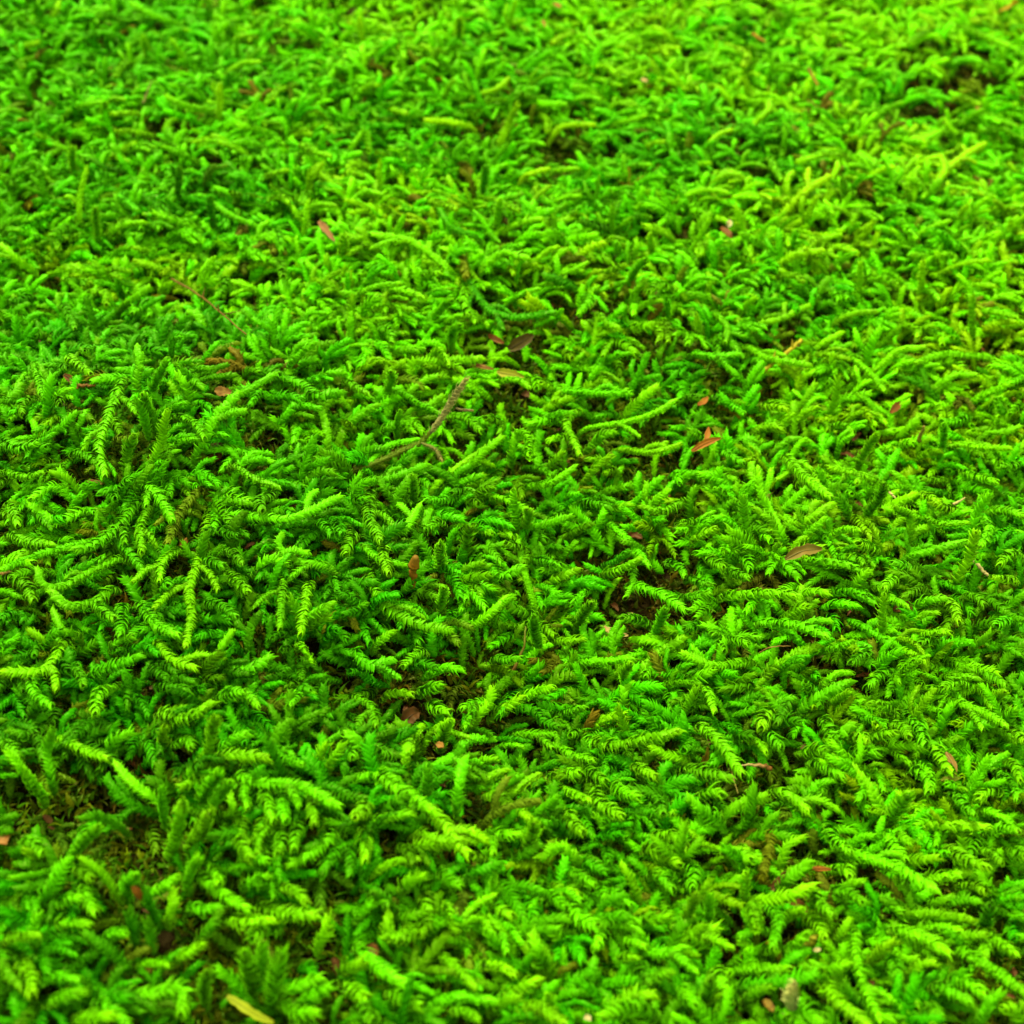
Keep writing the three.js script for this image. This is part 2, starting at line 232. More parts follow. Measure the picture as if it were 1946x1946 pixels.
trace(650, 1296, ['b 490,510 620,430 730,330 850,325', '480,610 490,500', 'b 460,370 560,240', 'b^ 560,340 605,230', 'b 360,440 380,330 445,250', 'b 650,690 665,560 690,440', 'b 850,140 680,150', 'b 760,210 845,40', 'b 860,190 1005,90', 'y 1030,95 1180,35', 'b 980,300 1225,290', 'y 890,370 1010,365', 'b 1190,340 1300,410 1410,440', 'd 1070,530 1150,480 1310,435', 'b 830,640 900,590 1010,535', 'b 920,670 1095,530', 'y 1170,545 1330,515', 'b 1200,580 1390,665', 'b 1430,600 1570,755', 'b* 1330,320 1540,360 1700,330 1880,285', 'y 1400,265 1590,190', 'y 1600,290 1560,155', 'b 1930,440 1750,365', '1240,190 1360,145', '1500,870 1435,765', 'y 1280,730 1355,850', 'b 830,640 920,710', 'y 910,715 1050,765', 'b 830,850 990,860', 'b 750,470 860,440', 'b 790,580 920,500', 'y* 200,520 330,610 510,725', 'y* 490,720 600,840 700,960',
  'b 400,940 520,910 640,915', 'b 440,860 670,890', 'd 230,730 360,640', 'b* 290,440 140,370 40,300', 'b 20,570 195,495', 'y 130,850 130,990', 'b 160,1095 410,1000', 'b 150,810 380,745', 'b* 470,1220 470,1380 400,1420 280,1430 265,1330', 'b 600,1270 640,1370 780,1340 850,1430', 'b 910,1510 820,1420', 'b 830,1250 950,1320', 'b 830,1350 930,1390 1015,1480', 'b* 1180,1600 1120,1560 1080,1440', 'y* 1260,1220 1340,1330 1450,1400 1440,1480', 'b 1570,1405 1460,1370', 'b 1580,1420 1700,1490', 'b 1670,1220 1630,1120 1590,1050', 'b* 1730,950 1885,1020', 'b* 1770,870 1930,925', 'y 1320,1000 1240,940 1125,990', 'd 990,1000 1100,925', 'd 730,1090 860,1030', '870,1230 860,1140', 'b* 90,1510 200,1610 340,1700', 'b 10,1630 110,1585', 'b 550,1550 650,1620 740,1710', 'b 810,1600 950,1640', 'b* 930,1780 1090,1690', 'b* 490,1840 650,1780 840,1800', 'b* 280,1750 430,1830', 'b* 140,1780 170,1910', 'y* 970,1850 1100,1840 1230,1910', 'b 1190,1890 1165,1780', '1340,1700 1420,1580', 'b 1530,1560 1650,1555', 'b* 1550,1840 1750,1770', 'b 1720,1530 1920,1500', 'b 1690,1710 1850,1640', 'b 1530,580 1660,650', 'd 1720,610 1810,740', 'y 1280,1070 1415,1140', 'b 1190,1170 1320,1200', 'd 1250,870 1195,800', '^b 1060,910 1085,800', 'b* 1760,1900 1650,1850 1500,1880', 'd 1720,1560 1740,1690', 'b* 30,1700 130,1790', 'b 640,1860 760,1900', 'b* 870,1850 980,1790', 'b 1600,1290 1510,1230', '1750,1100 1850,1160', 'b 1900,1130 1780,1080', 'b 350,1160 450,1100', 'd 130,1160 250,1250', 'd 280,1280 180,1200', 'b 90,1330 200,1240', 'b 560,1080 660,1150', 'b 720,1480 600,1450', 'b 1720,1340 1850,1330', 'b 1880,640 1870,740', 'b 20,320 60,420', 'b 130,680 80,760', 'b 1350,480 1480,560', 'b 1660,480 1760,530', 'y 1590,110 1630,10', '60,90 160,140 190,240', 'b 250,80 380,70', 'b 450,60 550,20', 'b 500,130 590,170', 'd 1100,170 1210,250']);
trace(1296, 1296, ['y* 690,150 830,60 945,0', 'b 840,130 940,60', 'b 1480,50 1590,115', 'b 1490,110 1700,170 1830,245', 'y 1810,240 1880,165', 'b* 1280,190 1365,340', 'y 1190,240 1280,310', 'b* 1420,360 1515,500', 'b* 1320,500 1395,615', 'y* 560,180 450,250', 'b 580,190 490,75', 'y* 1140,760 1080,640 975,500', 'y* 1390,820 1550,810 1700,820', 'b* 830,820 935,950', 'y* 930,980 1110,1010 1250,1070 1410,1160', 'b* 1390,1120 1600,1075', 'y* 370,1255 560,1220 715,1160', 'b* 580,1140 700,1030', 'b 200,1230 310,1110', '+y 5,780 100,900 220,940 360,945', '+y 340,930 440,1000', 'o 500,850 490,950 450,1110', 'b 560,1030 660,890', 'y* 230,770 330,700 465,650', 'b* 210,800 50,670', 'b* 100,260 210,340 330,510', '* 20,500 150,520 260,540', 'y 1640,570 1720,480 1830,410', 'b* 1800,520 1900,650', 'b 1840,450 1910,550', 'b 1710,730 1890,840', 'b^* 1180,780 1280,640', 'b 1190,840 1290,910', 'b* 1150,860 1250,990', 'b 1250,1015 1430,995', 'b* 1520,960 1710,1040', 'b 1680,950 1800,1015', 'b 1740,860 1880,840', 'b* 1020,1280 1140,1240 1225,1300', 'b* 1270,1320 1420,1320 1620,1345',
  'd^ 1700,1400 1740,1270', 'y* 1200,1410 1350,1440 1490,1520', 'b 1340,1400 1570,1410', 'b 1490,1490 1700,1430', 'b 1710,1410 1880,1530', 'y* 1540,1510 1750,1620 1930,1750', 'y 980,1400 985,1550 1030,1720 1120,1910', 'b* 780,1680 870,1790 1040,1940', 'b* 1700,1890 1790,1770', 'b 470,1270 540,1330 515,1490', 'b* 550,1570 700,1430', 'b 180,1510 60,1430 190,1390', 'b^ 150,1350 160,1210', 'b^ 20,1360 75,1210', 'b^ 390,1260 420,1390', 'b 560,1370 670,1290', 'y 1070,1580 1190,1475', 'y 1190,1540 1310,1570', '1170,1560 1220,1690', 'b* 1440,1730 1610,1800', 'b* 1530,1680 1690,1750', 'b 870,1180 1010,1240', 'b 730,1200 840,1310', 'b^ 355,1250 355,1090', '370,1790 490,1730', 'b* 0,1740 70,1820', '^ 130,1800 155,1690', 'b* 290,1630 570,1620', '* 370,1720 600,1690 750,1655', 'b 770,1690 930,1590', 'b* 1930,1930 1840,1850', 'b 1400,1830 1420,1930', 'd 620,100 540,230', 'b 360,330 470,390', 'b 480,300 550,360', 'b* 800,220 860,310 950,250', 'b* 920,330 1040,330', 'b* 960,430 1090,400', 'b* 1060,330 1190,290', '1010,210 1140,240', '1180,160 1080,120', '20,160 70,50', 'b 130,40 180,160', 'b 680,400 860,440', 'b 740,460 900,530', 'b* 530,620 700,720', 'b 720,640 840,560', 'b* 100,650 220,640', 'b 1640,30 1480,30', 'b 1880,280 1930,330', 'b 1740,120 1820,60', 'b 1290,460 1400,540', '1540,640 1640,740', 'b 1780,620 1680,660', 'b* 860,1060 940,1090', 'b 920,1160 1000,1130', 'b 20,1030 60,1150', 'b 1700,1230 1900,1220', 'b 1520,1250 1680,1240', 'b 1760,1460 1700,1560', 'b 1300,1640 1420,1590', 'd 1000,1830 920,1720', 'b* 540,1890 700,1880 780,1930', 'y 640,1740 610,1880', 'b* 190,1640 260,1790', 'b 250,960 380,1000', 'b 1850,940 1930,980', 'b 1560,1160 1700,1180', 'b 890,1440 940,1350', 'b 690,1330 800,1440', 'b 460,1400 330,1440']);
trace(0, 0, ['b^ 450,1250 450,1120 485,965', 'd^ 1005,1130 1015,955', 'd^ 1200,1250 1190,1125', 'b^ 555,1360 540,1180', 'b 190,1540 100,1470 15,1395', 'y 1010,1580 880,1510 770,1475', 'y 680,1750 740,1700 840,1625', 'b* 1150,1880 1070,1760', 'b 580,1560 640,1520 735,1530', 'b 1450,1280 1320,1220 1200,1140', 'b 1120,1300 980,1240 880,1205', 'b 1560,1300 1590,1410', 'b 630,1320 700,1270 800,1255', 'd 690,970 600,950 520,900', '^b 1040,350 975,235', '^b 840,340 810,215', 'b 1010,140 880,90 750,25', '^ 440,600 420,485', '^b 590,670 600,580', 'b 390,630 480,590 580,575', 'b 770,640 640,640', '^y 1240,650 1240,490', 'b 1190,630 1030,590 950,550', 'b 1390,870 1250,810', 'b 310,810 210,760', 'b 1090,900 930,830', '570,180 430,200 280,175', 'b 1930,1090 1790,970', 'b 50,1260 290,1195', '^b 420,960 410,840', 'b 840,760 670,740', '700,1090 770,1180', 'b 1850,470 1930,350', 'b 1490,750 1350,715', 'b 100,1060 10,1000', 'b 230,1380 330,1400', 'd 170,1680 60,1700', 'b 500,1650 600,1720', 'b 1250,1570 1230,1670', 'b 1450,1480 1600,1560', 'b 1530,1130 1630,1140', 'b 1690,1220 1880,1160', 'b 1350,1120 1220,1060', 'b 90,1870 20,1780', 'b 330,1740 420,1850', 'b 200,330 130,380', 'b 470,440 380,420', 'b 90,280 210,240', 'b 720,350 650,430', 'b 1650,480 1540,560', 'b 1760,210 1640,170', 'b 1500,1000 1620,960', 'b 1720,820 1860,880', '1130,1450 1240,1490', 'b 880,1440 760,1400', 'b 400,1290 300,1330', 'b 150,940 260,960', 'y 1300,400 1450,350', '^y 1340,320 1340,210', 'b 1180,210 1050,170', 'b 60,110 180,60', 'b 290,110 330,20']);
trace(650, 0, ['b^ 890,830 940,700 990,600', 'y 730,720 600,690 480,680', 'y 750,545 870,500 935,445', '740,540 690,425', 'b 990,815 1130,810', 'y 1030,1000 1160,955', 'b 1200,970 1335,950', 'd 360,1020 275,830', 'd 450,940 370,820', 'y 210,1060 215,920', '^b 50,850 120,755 150,850', 'd 760,1345 630,1290 555,1185', '^b 880,1250 890,1140', 'y 950,1285 1125,1235', 'b 650,1570 400,1370 180,1325', 'b 1090,1480 1210,1395', 'y 1340,1450 1475,1375', 'b* 800,1520 900,1435 1040,1455', 'd 670,1540 740,1640 850,1760 980,1790 1190,1765', 'o 690,1380 680,1480 700,1560', 'b 700,1630 745,1810', 'b 950,1700 1095,1635', 'y 50,1690 180,1620 320,1600', 'b 270,1640 440,1675', 'b^ 520,1800 620,1700', 'b 580,1820 700,1785', 'b^ 620,1930 665,1840', 'b 290,1740 400,1750', 'y^ 60,1900 60,1680', 'd 1310,1625 1150,1555', 'b 1370,1670 1340,1770', 'b^ 1630,1590 1710,1470', 'b 1230,1560 1380,1485', 'd 1510,1295 1350,1250', 'b 1180,1150 1335,1105', 'y 1180,790 1240,720 1420,705', '^b 660,220 665,110', '^y 120,270 95,110', 'b 1220,1560 1210,1460', 'b 1850,1330 1720,1280', 'b 1560,1430 1560,1370', 'b 1650,1430 1660,1360', 'b 1750,1420 1740,1330', 'b 1480,1540 1600,1500', 'b 60,1130 200,1090', 'b 330,1160 450,1190', 'b 480,1130 640,1180', 'b 840,1120 1000,1190', '^ 800,1050 810,950', 'b 1060,580 1250,590', 'b 1130,650 1160,740', 'b 1320,570 1450,560', 'b 1550,700 1700,660', 'y 1440,450 1570,480', 'b 1830,620 1760,560', 'b 1700,850 1810,800', 'b 1600,960 1740,930', '1850,1030 1930,1080', 'b 250,590 360,640', 'b 80,530 200,480', 'b 300,200 350,320', 'b 440,390 330,450', 'b 800,210 900,180', 'b 980,100 1050,170', 'y 1310,180 1190,240', 'b 1380,390 1560,420', 'b 1700,350 1560,390', 'b 1450,260 1400,160', 'b 1600,80 1720,50', 'b 220,1540 260,1490', 'b 440,1580 550,1540', 'b 1670,1750 1790,1700', 'b 1860,1630 1740,1650', 'b 1450,1780 1560,1850', 'b 1640,1850 1760,1840', 'b 100,1840 240,1800', 'b 200,1880 260,1860 280,1930']);
trace(1296, 0, ['y 410,700 490,580', 'y 150,810 270,735', 'y 1580,150 1700,200 1835,255', 'b 1080,430 1180,345 1200,460', 'y 1430,1050 1465,880', 'y 1460,990 1580,890 1710,810', 'b 835,1030 875,920', 'y 570,1210 700,1080 830,995', 'y 730,1080 850,1200', '^y 1000,1660 1005,1490', '^y 1345,1660 1360,1490', '^y 1640,1920 1640,1680', 'b 1230,1210 1320,1340', 'y 540,1510 620,1450 785,1415', 'y 10,1115 240,1085', 'b 195,1450 150,1340', 'b 1200,780 1320,800 1450,745', 'b 1310,940 1265,850', 'y 1050,1005 1190,945', 'y 1840,1510 1805,1370', 'b 1550,1640 1760,1615', 'b 1690,1760 1890,1790', 'y 1740,1845 1870,1815', 'b 430,1840 560,1800 715,1725', 'b 330,1770 410,1690', 'b 190,1770 245,1930', 'b 1060,1910 1110,1815', 'b 1320,1640 1450,1690', 'b 1050,1580 1210,1605', 'b 1730,650 1880,710', 'y 1560,1250 1605,1170', 'y 270,260 350,370', 'y 700,530 740,430', 'b 1490,430 1420,370', 'y 1330,1330 1500,1250', 'b 1080,1410 1100,1330', 'b 790,1350 700,1410', 'b 460,1390 340,1320', 'b 560,1560 680,1590', 'b 150,1630 150,1550', 'b 1560,770 1490,680', 'b 1870,760 1930,780', 'b 1130,620 960,690', 'y 880,870 660,910', 'b 500,900 560,1010', 'b 590,1100 620,980', 'y 60,950 150,920', 'y 320,450 430,420', 'b 830,330 960,300', 'b 1050,200 940,160', 'b 1380,180 1280,240', 'b 600,100 480,140', 'b 120,200 240,160', 'b 1790,390 1660,370', 'b 1520,1060 1750,1110', 'b 1900,1010 1850,930', 'b 1780,1280 1740,1380', 'b 1690,1370 1660,1440', 'b 1500,1520 1720,1470', 'y 770,1960 900,1880', 'b 900,1800 1080,1760', 'b 1250,1830 1330,1900', 'b 100,1880 80,1790', 'b 1400,1880 1470,1890', 'b 1540,560 1680,590', 'b 1000,480 870,500']);

// Gaps where the soil shows: photograph pixels and a radius in millimetres.
const HOLES = [[660, 660, 4], [1060, 300, 6], [1055, 355, 7], [920, 260, 5], [980, 760, 4], [1190, 880, 6], [1250, 870, 5], [420, 760, 4], [430, 830, 6], [190, 1105, 4], [180, 1180, 5], [1210, 1080, 5], [760, 1380, 6], [850, 1330, 5], [1000, 1425, 8], [910, 1490, 5], [1240, 1200, 5], [1620, 880, 5], [1550, 1080, 3], [1450, 1660, 5], [390, 1810, 7], [270, 1640, 6], [90, 1530, 6], [140, 1570, 6], [1880, 1900, 7], [1720, 1700, 4], [880, 1560, 4], [100, 200, 6], [410, 310, 5], [1610, 60, 6], [1850, 170, 7], [1500, 640, 6], [1330, 460, 4], [960, 640, 6], [520, 540, 5], [80, 560, 6], [1590, 1690, 5], [640, 1650, 5], [1320, 620, 5], [600, 900, 4], [740, 730, 4], [1160, 1210, 4], [1480, 1440, 4], [1720, 1160, 5], [560, 1790, 5], [870, 1870, 4], [1700, 260, 5]].map(([x, y, r]) => { const p = ground(x, y, 0.002); return [p.x, p.z, r * 0.42e-3]; });
const THIN = [[60, 1560, 15], [180, 1600, 12], [400, 1790, 16], [240, 1640, 10], [1480, 1640, 14], [1620, 1660, 14], [1500, 1480, 14], [1380, 1450, 8], [760, 1400, 14], [960, 1440, 12], [880, 1300, 10], [1180, 1200, 13], [1250, 1110, 12], [1420, 860, 16], [1230, 880, 12], [1680, 1080, 13], [1880, 1880, 16], [1700, 1160, 10], [960, 650, 14], [420, 800, 10], [1010, 760, 10], [1080, 340, 14], [1560, 1560, 12]].map(([x, y, r]) => { const p = ground(x, y, 0.002); return [p.x, p.z, r * 0.5e-3]; });
const thin = (x, z) => { let t = 0; for (const [a, b, q] of THIN) t = Math.max(t, Math.exp(-((x - a) ** 2 + (z - b) ** 2) / (q * q))); return t; };
const inHole = (x, z, k = 1) => HOLES.some(([hx, hz, r]) => (x - hx) ** 2 + (z - hz) ** 2 < r * r * k * k);

const R1 = rng(4711);
const shoots = TRACES.map((tr) => {
  const f = tr.flags, has = (c) => f.includes(c), up = has('^'), n = tr.pts.length;
  const h0 = has('_') ? 0.0025 : 0.0042 + 0.0014 * R1(), h1 = has('_') ? 0.0035 : up ? 0.0085 + 0.003 * R1() : 0.0056 + 0.0024 * R1();
  const toneKey = has('d') ? 'd' : has('y') ? 'y' : has('o') ? 'o' : has('b') ? 'b' : 'g';
  const pts = tr.pts.map(([x, y], k) => ground(x, y, lerp(h0, h1, up ? (k / (n - 1)) ** 1.2 : Math.sin(Math.min(1, k / (n - 1) * 1.15) * Math.PI / 2))));
  if (!up) { const a = pts[0].clone().lerp(pts[1], -0.25); a.y = Math.max(soil(a.x, a.z) + 0.0015, pts[0].y - 0.0012); pts.unshift(a); }   // the base goes down into the carpet
  else { const a = pts[0].clone(); a.y -= 0.002; pts.unshift(a); }
  const span = pts[pts.length - 1].clone().sub(pts[1]), across = V(-span.z, 0, span.x);
  if (n === 2) pts.splice(2, 0, pts[1].clone().lerp(pts[2], 0.5).addScaledVector(across, (R1() - 0.5) * 0.3).add(V(0, span.length() * 0.12 * R1(), 0)));
  const [px0, py0] = tr.pts[0], [px1, py1] = tr.pts[n - 1];
  let len = 0; for (let k = 1; k < n; k++) len += Math.hypot(tr.pts[k][0] - tr.pts[k - 1][0], tr.pts[k][1] - tr.pts[k - 1][1]);
  const z = eye.distanceTo(pts[1]);
  return { pts, toneKey, up, f, size: has('+') ? 0.4 : has('*') ? 0.8 : 0.54 + 0.2 * R1(), show: len / z * (has('+') ? 0.5 : 1), len, px0, py0, px1, py1, bend: n > 2, jit: R1(), seed: Math.floor(R1() * 1e9) };
});
const order = shoots.map((s, k) => k).sort((a, b) => shoots[b].len * 0.19 / eye.distanceTo(shoots[b].pts[1]) - shoots[a].len * 0.19 / eye.distanceTo(shoots[a].pts[1]));
const single = new Set(order.slice(0, 300));

// ---------- labels told from what each shoot looks like ----------
const LANDMARKS = [];                                  // filled by the litter below: [px, py, phrase]
const toneWord = { d: 'deep green', g: 'mid green', b: 'bright green', y: 'yellow-green', o: 'olive' };
function describe(s) {
  const dx = s.px1 - s.px0, dy = s.py1 - s.py0, a = Math.round(Math.atan2(-dy, dx) / (Math.PI / 4));
  const dir = ({ 0: 'to the right', 1: 'up and right', 2: 'straight up', 3: 'up and left', 4: 'to the left', '-4': 'to the left', '-1': 'down and right', '-2': 'straight down', '-3': 'down and left' })[a];
  const size = s.f.includes('+') ? 'thin' : s.len > 110 ? 'long' : s.len > 62 ? 'medium' : 'short';
  const pose = s.up ? 'upright' : s.bend ? 'curved' : 'straight';
  return { first: `${size} ${pose} ${toneWord[s.toneKey]} moss shoot pointing ${dir}` };
}
function place(px, py) {
  const near = LANDMARKS.map((l) => [Math.hypot(l[0] - px, l[1] - py), l[2]]).sort((a, b) => a[0] - b[0])[0];
  if (near && near[0] < 95) return 'beside ' + near[1];
  const row = ['top edge', 'upper part', 'middle', 'lower part', 'bottom edge'][clamp(Math.floor(py / W0 * 5), 0, 4)], col = ['far left', 'left', 'centre', 'right', 'far right'][clamp(Math.floor(px / W0 * 5), 0, 4)];
  return `${row}, ${col}`;
}

// ---------- litter lying in the moss ----------
const RL = rng(99);
function sheet(mb, pts, width, curl, thick, colA, colB, ragged, r, profile = (t) => Math.sin(Math.PI * Math.min(0.97, 0.06 + 0.94 * t)) ** 0.6, roll = 0) {   // a thin blade with thickness along pts
  const n = 12, m = 6, c = curve(pts, n), top = [], bot = [];
  for (let k = 0; k <= n; k++) {
    const T = c[Math.min(k + 1, n)].clone().sub(c[Math.max(k - 1, 0)]).normalize();
    let up = V(0, 1, 0.35).normalize(); up.addScaledVector(T, -up.dot(T)).normalize();
    up.applyAxisAngle(T, roll);
    const S = T.clone().cross(up), t = k / n, w = width * profile(t) * (1 + ragged * (r() - 0.5)) / 2, tr = [], br = [];
    for (let s = 0; s <= m; s++) {
      const u = s / m * 2 - 1, p = c[k].clone().addScaledVector(S, u * w).addScaledVector(up, curl * width * (u * u - 0.3) + 0.05 * width * (r() - 0.5) * ragged);
      const col = mixc(colA, colB, clamp(0.5 + 0.5 * noise(t * 5 + 7 * colA[0] * 100, u * 2.2, 41) + 0.25 * (r() - 0.5) + 0.2 * Math.abs(u), 0, 1));
      tr.push(mb.v(p, col)); br.push(mb.v(p.clone().addScaledVector(up, -thick), col.map((x) => x * 0.9)));
    }
    top.push(tr); bot.push(br);
  }
  for (let k = 0; k < n; k++) for (let s = 0; s < m; s++) {
    mb.t(top[k][s], top[k][s + 1], top[k + 1][s]); mb.t(top[k][s + 1], top[k + 1][s + 1], top[k + 1][s]);
    mb.t(bot[k][s], bot[k + 1][s], bot[k][s + 1]); mb.t(bot[k][s + 1], bot[k + 1][s], bot[k + 1][s + 1]);
  }
  for (let k = 0; k < n; k++) for (const s of [0, m]) { mb.t(top[k][s], top[k + 1][s], bot[k][s]); mb.t(bot[k][s], top[k + 1][s], bot[k + 1][s]); }
}
function root(name, at, label, category, group, px, py, phrase) {
  const g = new THREE.Group(); g.name = numbered(name); g.position.copy(at); scene.add(g); tag(g, label, category, group);
  if (phrase) LANDMARKS.push([px, py, phrase]);
  return g;
}
const CLEAR = [];
const rel = (pts, at) => pts.map((p) => p.clone().sub(at));
// a leaf fragment: photograph pixels of its spine, width in metres, heights above the ground
function fragment(name, label, category, px, width, h, colA, colB, phrase, { curl = 0.15, ragged = 0.35, roll = 0, profile, rib = true } = {}) {
  const pts = px.map(([x, y], k) => ground(x, y, (Array.isArray(h) ? h[k] : h) + 0.0003)), at = CLEAR.push(...pts.slice(0)) && pts[0].clone(), mid = px[Math.floor(px.length / 2)];
  const g = root(name, at, label, category, null, mid[0], mid[1], phrase), mb = new MB(), local = rel(pts, at);
  sheet(mb, local, width * 0.56, curl, 0.00008, dry(...colA), dry(...colB), ragged, RL, profile, roll);
  mb.mesh('blade', dryMaterial, g);
  if (rib) { const rb = new MB(), c = curve(local, 10).map((p) => p.add(V(0, 0.00004 - 0.3 * curl * width, 0))); tube(rb, c, (t) => 0.00011 * (1.1 - t), () => colB.map((x) => x * 0.45), 5); rb.mesh('midrib', dryMaterial, g); }
  return g;
}
function twig(name, label, category, px, radius, h, col, phrase, { knots = 0, taper = 0.5, tipColor } = {}) {
  const pts = px.map(([x, y], k) => ground(x, y, (Array.isArray(h) ? h[k] : h) + 0.0003)), at = CLEAR.push(...pts.slice(0)) && pts[0].clone(), mid = px[Math.floor(px.length / 2)];
  const g = root(name, at, label, category, null, mid[0], mid[1], phrase), mb = new MB(), c = curve(rel(pts, at), 16);
  c.forEach((p) => p.add(V((RL() - 0.5), (RL() - 0.5), (RL() - 0.5)).multiplyScalar(radius * 0.5)));
  tube(mb, c, (t) => 0.7 * radius * (1 - taper * t) * (0.88 + 0.24 * RL()), (t, s) => mixc(col, tipColor ?? col, t).map((x, c) => x * [0.48, 0.5, 0.34][c] * (0.75 + 0.5 * hash(Math.round(t * 40), s, 3))), 7);
  mb.mesh('stem', dryMaterial, g);
  for (let k = 0; k < knots; k++) { const i = 3 + Math.floor((k + 0.5) / knots * 12), p = c[i], q = p.clone().add(V((RL() - 0.5) * 5, 2 + RL() * 3, (RL() - 0.5) * 5).multiplyScalar(radius)), kb = new MB(); tube(kb, [p, p.clone().lerp(q, 0.5), q], (t) => radius * 0.6 * (1 - 0.8 * t), () => col.map((x) => x * 0.55), 5); kb.mesh('side_spur', dryMaterial, g); }
  return g;
}
const dry = (x, y, z) => [x * 0.46, y * 0.47, z * 0.3];
const BROWN = [0.16, 0.06, 0.018], RUST = [0.28, 0.085, 0.018], TAN = [0.38, 0.22, 0.08], ORANGE = [0.48, 0.17, 0.025], PALE = [0.62, 0.5, 0.3], YEL = [0.4, 0.38, 0.03], DARK = [0.07, 0.035, 0.014], PINK = [0.5, 0.25, 0.15], OLIVE = [0.2, 0.2, 0.03];
fragment('leaf_fragment', 'tan brown leaf fragment with pointed tip beside tall pale moss shoot', 'leaf', [[1492, 1062], [1525, 1046], [1562, 1043]], 0.0022, [0.0062, 0.0072, 0.0066], [0.3, 0.17, 0.06], [0.24, 0.2, 0.06], 'the pointed tan leaf fragment', { roll: 0.35, curl: 0.2 });
fragment('leaf_fragment', 'rust red forked leaf scrap standing clear in a dark gap', 'leaf', [[1314, 857], [1340, 842], [1370, 832]], 0.0015, [0.0055, 0.0062, 0.0066], RUST, ORANGE, 'the rust red forked leaf scrap', { roll: 0.4 });
{ const g = scene.children[scene.children.length - 1], p = rel([ground(1340, 842, 0.0062), ground(1345, 825, 0.0066), ground(1347, 811, 0.007)], g.position), mb = new MB(); sheet(mb, p, 0.0007, 0.1, 0.00009, dry(...RUST), dry(...ORANGE), 0.3, RL); mb.mesh('side_lobe', dryMaterial, g); }
fragment('leaf_fragment', 'small orange leaf crumb above the rust red forked scrap', 'leaf', [[1326, 770], [1336, 764], [1346, 754]], 0.0013, 0.006, ORANGE, RUST, 'the orange leaf crumb', { rib: false });
twig('grass_stalk', 'yellow jointed grass stalk slanting under a pale moss shoot', 'grass stalk', [[1426, 736], [1450, 706], [1480, 682], [1505, 662], [1522, 648]], 0.00042, [0.0035, 0.0052, 0.006, 0.0062, 0.0055], [0.5, 0.42, 0.03], 'the yellow grass stalk', { taper: 0.1, knots: 2 });
fragment('leaf_fragment', 'red brown leaf tip poking out from under moss', 'leaf', [[928, 636], [942, 644], [958, 652]], 0.0014, 0.005, RUST, BROWN, 'the red brown leaf tip', { roll: 0.5 });
fragment('dead_leaf', 'broad olive brown leaf half buried behind the moss in the middle', 'leaf', [[966, 664], [990, 650], [1014, 636]], 0.0032, [0.0042, 0.005, 0.0055], [0.09, 0.07, 0.015], [0.05, 0.035, 0.01], 'the broad olive brown leaf', { roll: 0.5, curl: 0.1 });
fragment('leaf_fragment', 'yellow green leaf flake with a torn end', 'leaf', [[945, 706], [972, 711], [996, 716]], 0.0021, [0.0055, 0.0062, 0.0064], [0.3, 0.4, 0.03], [0.42, 0.38, 0.05], 'the yellow green leaf flake', { roll: 0.5 });
fragment('leaf_fragment', 'narrow tan leaf strip left of the yellow green flake', 'leaf', [[898, 692], [917, 697], [938, 702]], 0.0012, 0.0052, TAN, BROWN, 'the narrow tan leaf strip');
fragment('bark_flake', 'pinkish bark flake leaning in the blurred moss', 'bark flake', [[606, 420], [620, 437], [636, 458]], 0.0016, [0.0052, 0.0062, 0.006], PINK, [0.24, 0.1, 0.07], 'the pinkish bark flake', { rib: false, roll: 0.4 });
twig('dry_needle', 'white dry sliver standing upright in the blurred moss', 'needle', [[273, 194], [281, 172], [289, 153]], 0.00028, [0.0062, 0.0085, 0.0105], PALE, 'the white sliver', { taper: 0.7 });
twig('twig', 'thin brown twig running slantwise over the moss', 'twig', [[326, 530], [380, 562], [425, 600], [468, 636]], 0.00024, [0.006, 0.0072, 0.0072, 0.006], [0.2, 0.12, 0.03], 'the thin slanting twig', { knots: 2 });
twig('twig', 'dark forked twig end just below the slanting twig', 'twig', [[405, 602], [435, 595], [462, 590]], 0.0002, 0.005, [0.15, 0.07, 0.025], null);
fragment('seed_husk', 'small brown husk with a white tip in the blurred moss', 'husk', [[1370, 432], [1382, 442], [1390, 452]], 0.0018, 0.0055, RUST, BROWN, 'the brown husk with a white tip', { rib: false });
{ const g = scene.children[scene.children.length - 1], p = rel([ground(1383, 430, 0.007), ground(1386, 424, 0.0075), ground(1388, 418, 0.0078)], g.position), mb = new MB(); sheet(mb, p, 0.0009, 0.1, 0.0001, dry(...PALE), [0.45, 0.42, 0.25], 0.2, RL); mb.mesh('tip', dryMaterial, g); }
fragment('leaf_fragment', 'peach leaf chip at the top of the moss', 'leaf', [[1026, 60], [1031, 48], [1033, 38]], 0.0019, [0.006, 0.0075, 0.008], [0.55, 0.3, 0.14], ORANGE, 'the peach leaf chip', { rib: false });
fragment('leaf_fragment', 'orange blurred leaf chip at the very top right of the peach chip', 'leaf', [[1052, 6], [1060, 10], [1066, 14]], 0.0015, 0.006, ORANGE, RUST, null, { rib: false });
fragment('leaf_fragment', 'small pink speck of leaf in blurred moss', 'leaf', [[1218, 150], [1224, 152], [1230, 155]], 0.0012, 0.0065, PINK, PALE, null, { rib: false });
twig('dry_needle', 'orange brown needle slanting in the blurred moss near the top', 'needle', [[1430, 63], [1442, 72], [1455, 80]], 0.0004, 0.007, ORANGE, 'the slanting orange brown needle');
twig('dry_needle', 'two-toned brown needle lying steeply among yellow moss', 'needle', [[1536, 130], [1545, 146], [1554, 162]], 0.00036, 0.008, BROWN, 'the two-toned brown needle', { tipColor: ORANGE });
